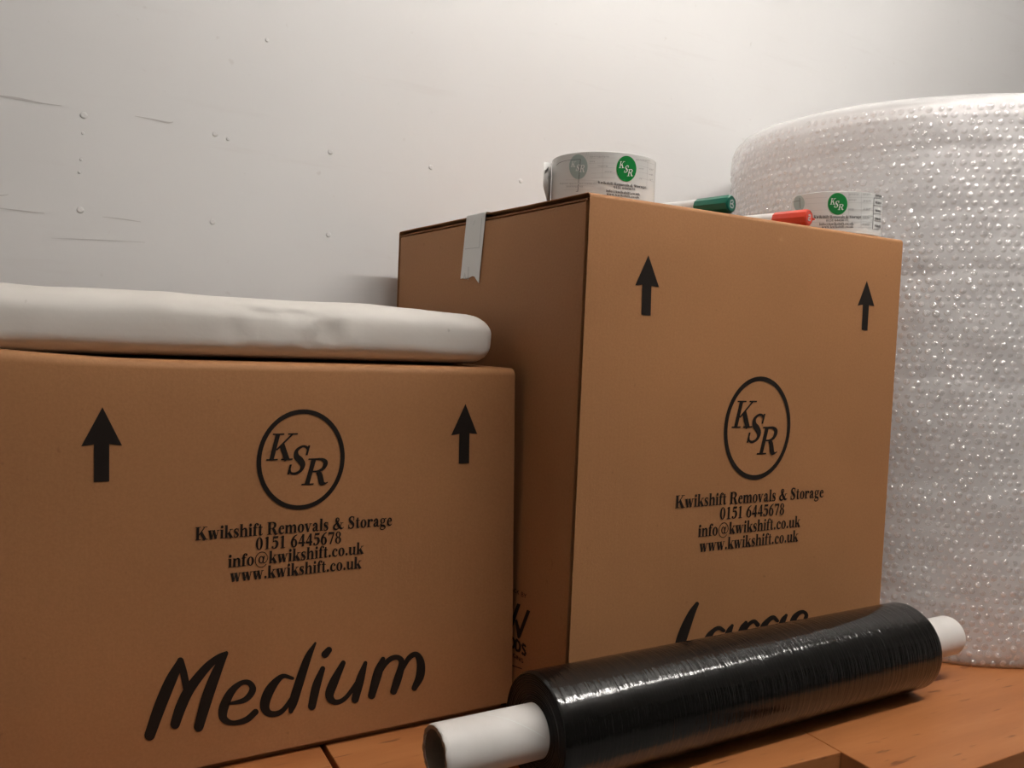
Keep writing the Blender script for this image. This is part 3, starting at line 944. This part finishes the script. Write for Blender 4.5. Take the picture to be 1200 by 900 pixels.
# ---------------------------------------------------------------- roll of black stretch film
AX0 = Vector((0.4010, 0.6034, Z0+.0491)); AX1 = Vector((0.9041, 0.6026, Z0+.0491))
ax = (AX1-AX0).normalized(); RF, RC = .0491, .0230
LEN = (AX1-AX0).length; E0, E1 = .0943, .0848
sf = empty('stretch_film_roll', ((AX0.x+AX1.x)/2, AX0.y, Z0), 'roll of shiny black stretch film on a white tube, lying before the cartons', 'stretch film')
fr = axis_frame(AX0, ax)
prof = []
nl = 160
for i in range(nl+1):
    h = LEN*i/nl
    e = min(h, LEN-h)
    r = RF-.0004+.0003*noise.noise((h*160, 0, 0))+.0002*noise.noise((h*40, 3, 0))
    if e < .003: r -= .0016*(1-e/.003)**2
    prof.append((r, h))
v, f = lathe(prof, 96, fr, caps=False)
link('film_winding', mesh('film_winding', v, f), FILM, sf, True)
for h, sgn in ((0, -1), (LEN, 1)):
    pr = []
    for q in range(26):
        rr = RC+.0002+(prof[0][0]-RC-.0002)*q/25
        pr.append((rr, h-sgn*(.0006*(q % 2)+.0006*noise.noise((q*3.1, h, 0)))-sgn*.0002))
    v, f = lathe(pr, 72, fr, caps=False)
    link('film_end', mesh('film_end', v, f), FILM_END, sf)
pr = [(RC-.0042, -E0+.0008), (RC-.0012, -E0), (RC-.0002, -E0+.0012), (RC, -E0+.004), (RC, LEN+E1-.003), (RC-.0010, LEN+E1), (RC-.0042, LEN+E1)]
v, f = lathe(pr, 72, fr, caps=False)
def ragged(q):
    p = Vector(q); h = (p-AX0).dot(ax)
    if h < -E0+.003:
        p += ax*.0011*noise.noise((p.y*260, p.z*260, 0))
    return p
tube = link('card_tube', mesh('card_tube', [ragged(q) for q in v], f), CORE, sf)
smooth_by_angle(tube.data, 40)
v, f = lathe([(RC-.0042, -E0+.0006), (RC-.0042, LEN+E1-.0002)], 72, fr, caps=False)
link('tube_lining', mesh('tube_lining', v, f), CORE_IN, sf, True)
v, f = lathe([(RC-.0042, -E0-.0001), (RC-.0010, -E0-.0004)], 72, fr, caps=False)
link('tube_rim', mesh('tube_rim', [ragged(q) for q in v], f), CORE_IN, sf)
# spiral seam of the tube
v = []; f = []
for i in range(61):
    t = i/60; h = -E0+.006+(E0-.010)*t; a = math.radians(20+150*t)
    for w in (-.0005, .0005):
        r = RC+.00025
        v.append(tuple(fr @ Vector((r*math.cos(a), r*math.sin(a), h+w))))
for i in range(60): f.append((2*i, 2*i+2, 2*i+3, 2*i+1))
link('spiral_seam', mesh('spiral_seam', v, f), WHITE_INK, sf)

# ---------------------------------------------------------------- two rolls of printed tape on the large carton
def tape_roll(cx, cy, R, H, zb, label, group=None):
    t = empty('tape_roll', (cx, cy, zb), label, 'tape roll')
    v, f = lathe([(R-.012, 0), (R-.0006, 0), (R, .0005), (R, H-.0005), (R-.0006, H), (R-.012, H), (R-.012, 0)], 96, Matrix.Translation((cx, cy, zb)), False)
    o = link('tape_winding', mesh('tape_winding', v, f), TAPE, t); smooth_by_angle(o.data, 40)
    v, f = lathe([(R-.0150, .0003), (R-.0121, .0003), (R-.0121, H-.0003), (R-.0150, H-.0003), (R-.0150, .0003)], 64, Matrix.Translation((cx, cy, zb)), False)
    o = link('card_core', mesh('card_core', v, f), TAPE_CORE, t); smooth_by_angle(o.data, 40)
    def lay3(name, ink, mat, off=.00025):
        def fn(px, py, h):
            th, z = on_cyl(px, py, cx, cy, R); r = R+off+h
            return (cx+r*math.cos(th), cy+r*math.sin(th), min(max(z, zb+.0003), zb+H-.0003))
        return lay(name, ink, fn, mat, t, 4.0)
    return t, lay3

def tape_texts(lay3, lines, zf, k):
    o = Ink()
    for s, a, b, cap in lines:
        g, w = text_ink(s); bx = g.bbox(); p0 = zf(*a); p1 = zf(*b); sx = (p1[0]-p0[0])/(bx[1]-bx[0])
        o.merge(g, lambda x, y: (p0[0]+(x-bx[0])*sx, p0[1]+(p1[1]-p0[1])*(x-bx[0])/(bx[1]-bx[0])-y*cap/k/.68))
    return o
def ksr(zf, boxes):
    o = Ink()
    for ch, (x0, x1, y0, y1) in boxes:
        g, _ = glyph(ch, .7); g.v = [(x+.26*y, y) for x, y in g.v]; b = g.bbox()
        a = zf(x0, y1); c = zf(x1, y0)
        o.merge(g, lambda x, y: (a[0]+(x-b[0])/(b[1]-b[0])*(c[0]-a[0]), a[1]+(y-b[2])/(b[3]-b[2])*(c[1]-a[1])))
    return o
def disc_ink(zf, cx, cy, rx, ry, k):
    o = Ink(); p = zf(cx, cy)
    for q in range(6):
        a, b = (6-q)/6, (5-q)/6
        o.ring(p[0], p[1], rx/k*a, ry/k*a, rx/k*b, ry/k*b, 40); o.k = 0
    o.l = [0]*len(o.l)
    return o

k1 = 8.571; z1 = zoomed(640, 170, k1)
T1 = (0.5447, 0.7368, 0.0535, 0.0490)
roll1, lay1 = tape_roll(*T1, LZ+.0005, 'white printed tape roll with a loose end, at the taped corner beside the green marker')
lay1('printed_logo', disc_ink(z1, 805, 238, 100, 130, k1), GREEN)
lay1('logo_letters', ksr(z1, [('K', (728, 790, 165, 235)), ('S', (780, 828, 205, 278)), ('R', (810, 868, 243, 315))]), WHITE_INK, .0005)
lay1('pale_logo', disc_ink(z1, 325, 218, 92, 125, k1), GHOST_GREEN)
lay1('pale_logo_letters', ksr(z1, [('K', (250, 305, 165, 225)), ('S', (300, 342, 195, 262)), ('R', (335, 390, 200, 275))]), WHITE_INK, .0005)
lay1('printed_text', tape_texts(lay1, [('Kwikshift Removals & Storage', (520, 386), (1000, 436), 28), ('0151 6445678', (678, 434), (892, 456), 24),
      ('info@kwikshift.co.uk', (602, 470), (940, 507), 26), ('www.kwikshift.co.uk', (606, 500), (935, 537), 22)], z1, k1), TAPE_INK)
o = Ink()
for s in ([(102, 205, 5), (150, 172, 5), (230, 152, 5), (346, 142, 5)], [(346, 142, 7), (338, 250, 7), (318, 468, 7)], [(318, 468, 5), (300, 466, 5)]):
    o.stroke([(*z1(x, y), w/k1*.75) for x, y, w in s], 6)
lay1('printed_frame', o, TAPE_INK)
o = Ink()
for x0, x1, ya, yb in ((430, 680, 96, 92), (930, 1090, 150, 200), (430, 690, 135, 130), (925, 1085, 205, 250), (430, 690, 185, 182), (930, 1085, 270, 310), (440, 690, 232, 230),
                       (940, 1080, 330, 372), (450, 690, 285, 283), (450, 690, 330, 330), (200, 520, 350, 360), (200, 480, 405, 415), (180, 470, 450, 455)):
    o.stroke([(*z1(x0, ya), .28), (*z1((x0+x1)/2, (ya+yb)/2-3), .28), (*z1(x1, yb), .28)], 4)
for x, y0, y1_ in ((575, 100, 330), (1018, 165, 440), (412, 55, 120), (428, 55, 140)):
    o.stroke([(*z1(x, y0), .3), (*z1(x-12, y1_), .3)], 3)
for x, y, w in ((440, 110, 200), (440, 160, 60), (520, 205, 110), (590, 262, 80), (930, 230, 60), (1035, 240, 45), (1035, 290, 45), (935, 332, 30), (1030, 340, 45), (900, 140, 150), (140, 380, 330), (205, 410, 170), (470, 380, 50)):
    for q in range(int(w/13)):
        p = z1(x+q*13, y+(6 if x > 800 else 0)*q/6); o.rect(p[0], p[0]+8/k1, p[1], p[1]+random.uniform(9, 17)/k1)
lay1('pale_table_print', o, GHOST)
# loose end peeling off the roll
cx, cy, R, H = T1
ths, _ = on_cyl(649.5, 205, cx, cy, R)
th0 = ths-.45                      # leaves the winding on the far side of its edge
v = []; f = []; nn = 10
tdir = Vector((-math.sin(th0), math.cos(th0), 0)); p0 = Vector((cx+R*math.cos(th0), cy+R*math.sin(th0), LZ+.0005)); outw = Vector((math.cos(th0), math.sin(th0), 0))
for i in range(nn+1):
    s = i/nn; q = p0+tdir*(.027*s)+outw*(.0012+.004*s*s)
    zl = .0015+.018*s**2; zh = H-.001-.004*s
    for c in (zl, zh): v.append((q.x, q.y, q.z+c))
for i in range(nn): f.append((2*i, 2*i+2, 2*i+3, 2*i+1))
le = link('loose_end', mesh('loose_end', v, f), TAPE, roll1, True)
md = le.modifiers.new('thickness', 'SOLIDIFY'); md.thickness = .0002
v = []; f = []
for r_ in range(4):
    for i in range(7):
        s0 = .60+i*.05; zq = H-.012-r_*.009-(i*.0008)
        if zq < .016+.018*s0: continue
        n0 = len(v)
        for s in (s0, s0+.035):
            q = p0+tdir*(.027*s)+outw*(.0012+.004*s*s-.0006)
            for c in (zq, zq+random.uniform(.003, .005)): v.append((q.x, q.y, q.z+c))
        f.append((n0, n0+2, n0+3, n0+1))
link('loose_end_print', mesh('loose_end_print', v, f), TAPE_INK, roll1)

z2 = zoomed(920, 215, k1)
T2 = (0.8770, 0.7117, 0.0518, 0.0480)
roll2, lay2 = tape_roll(*T2, LZ+.0012, 'white printed tape roll behind the red marker, table print showing dark on its side')
lay2('printed_logo', disc_ink(z2, 528, 205, 99, 110, k1), GREEN)
lay2('logo_letters', ksr(z2, [('K', (452, 512, 150, 215)), ('S', (492, 545, 175, 243)), ('R', (528, 588, 208, 268))]), WHITE_INK, .0005)
lay2('pale_logo', disc_ink(z2, 142, 200, 56, 80, k1), GHOST_GREEN)
lay2('printed_text', tape_texts(lay2, [('Kwikshift Removals & Storage', (290, 352), (762, 350), 32), ('0151 6445678', (412, 384), (630, 378), 24),
      ('info@kwikshift.co.uk', (345, 422), (688, 416), 28), ('www.kwikshift.co.uk', (370, 448), (685, 446), 24)], z2, k1), TAPE_INK)
o = Ink()
for y in (145, 220, 300, 375, 455):
    o.stroke([(*z2(890, y), .5), (*z2(930, y+4), .5), (*z2(972, y+12), .5)], 3)
for x in (890,):
    o.stroke([(*z2(x, 145), .5), (*z2(x-6, 300), .5), (*z2(x-14, 460), .5)], 3)
for i, y in enumerate((108, 178, 260, 340, 412)):
    for q in range(5):
        p = z2(908+q*12-i*2, y+q*2.5); o.rect(p[0], p[0]+8/k1, p[1], p[1]+random.uniform(18, 26)/k1)
for pts in ([(70, 190, 6), (110, 180, 6), (150, 175, 6)], [(150, 145, 6), (156, 250, 6)]):
    o.stroke([(*z2(x, y), w/k1*.7) for x, y, w in pts], 4)
lay2('printed_table', o, TAPE_INK)
o = Ink()
for y in (85, 140, 195, 265, 320, 385, 440):
    o.stroke([(*z2(620, y), .3), (*z2(750, y), .3), (*z2(885, y+4), .3)], 3)
    o.stroke([(*z2(200, y+12), .25), (*z2(320, y+4), .25), (*z2(420, y), .25)], 3)
for x in (765, 640):
    o.stroke([(*z2(x, 90), .3), (*z2(x-4, 440), .3)], 2)
for x, y, w in ((640, 158, 80), (785, 165, 80), (640, 250, 60), (785, 245, 80), (780, 330, 70), (775, 400, 80), (640, 100, 110), (780, 98, 90)):
    for q in range(int(w/13)):
        p = z2(x+q*13, y); o.rect(p[0], p[0]+8/k1, p[1], p[1]+random.uniform(14, 24)/k1)
lay2('pale_table_print', o, GHOST)

# ---------------------------------------------------------------- markers
def marker(tip_px, cap_mat, cap_dark, emblem, label, clip, axdir=(.2, -.98), r=.0095):
    d = ray(*tip_px); s = (LZ+r+.0003-ZC)/d.z
    tip = CAM+d*s
    a = Vector((axdir[0], axdir[1], 0)).normalized()
    t = empty('marker_pen', (tip.x, tip.y, LZ), label, 'marker pen')
    fr = axis_frame(tip, -a)                     # local z runs back along the pen
    # cap: faceted sleeve, a little wider at its closed end
    v, f = lathe([(r*.80, -.0002), (r*.96, .0006), (r, .002), (r*.985, .012), (r*.93, .040), (r*.90, .041)], 10, fr, True)
    o = link('cap', mesh('cap', v, f), cap_mat, t); smooth_by_angle(o.data, 25)
    v, f = lathe([(r*.80, -.0004), (r*.72, -.0004), (r*.70, .0007), (.0004, .0007)], 24, fr, False)
    link('cap_end', mesh('cap_end', v, f), cap_dark, o)
    v, f = lathe([(r*.86, .0405), (r*.86, .095), (r*.80, .120), (r*.70, .124), (r*.68, .1245)], 24, fr, True)
    b = link('barrel', mesh('barrel', v, f), PEN_WHITE, t); smooth_by_angle(b.data, 40)
    k = Ink()
    for st in emblem: k.stroke(st, 5, True)
    right = Vector((1, 0, 0))-a*a.x; right.normalize()
    lay('cap_emblem', k, lambda x, y, h: tip+right*x*r+Vector((0, 0, 1))*y*r+a*(.0007+h), GHOST, o)
    # small printed lines on the barrel
    k = Ink()
    for q in range(3): k.rect(.048, .072, -.25+q*.28, -.17+q*.28)
    me = mesh('barrel_print', [tuple(fr @ Vector((-r*.875*math.cos(y), r*.875*math.sin(y), x))) for x, y in k.v], k.f)
    link('barrel_print', me, GHOST, b)
    if clip:
        bm = bmesh.new()
        M_ = axis_frame(tip, -a)
        bmesh.ops.create_cube(bm, size=1)
        for q in bm.verts:
            l = Vector((q.co.x*.0026, q.co.y*.0042, q.co.z*.026))
            if l.z < 0: l.y *= .55
            ang = Vector((0, 0, 0))
            p = tip+right*(r*1.02+l.x)+Vector((0, 0, 1))*(l.y-.0005)-a*(.012+l.z)
            q.co = p
        link('pocket_clip', from_bm('pocket_clip', bm), cap_mat, o)
    return t
marker((857, 239), PEN_GREEN, PEN_GREEN_D, [[(-.22, .32, .14), (.1, .40, .14), (.25, .2, .14), (0, .02, .14), (-.3, .0, .14)], [(0, .02, .14), (.3, -.15, .14), (.15, -.4, .14), (-.25, -.35, .14)], [(-.3, .3, .12), (-.32, -.3, .12)]],
       'green-capped marker pen lying on the tall carton between the two tape rolls', False)
marker((948, 255), PEN_RED, PEN_RED_D, [[(-.2, .25, .16), (.15, .3, .16), (.2, .05, .16), (-.2, -.05, .16), (-.25, -.3, .16), (.2, -.3, .16)]],
       'red-capped marker pen lying on the tall carton in front of a tape roll', True)
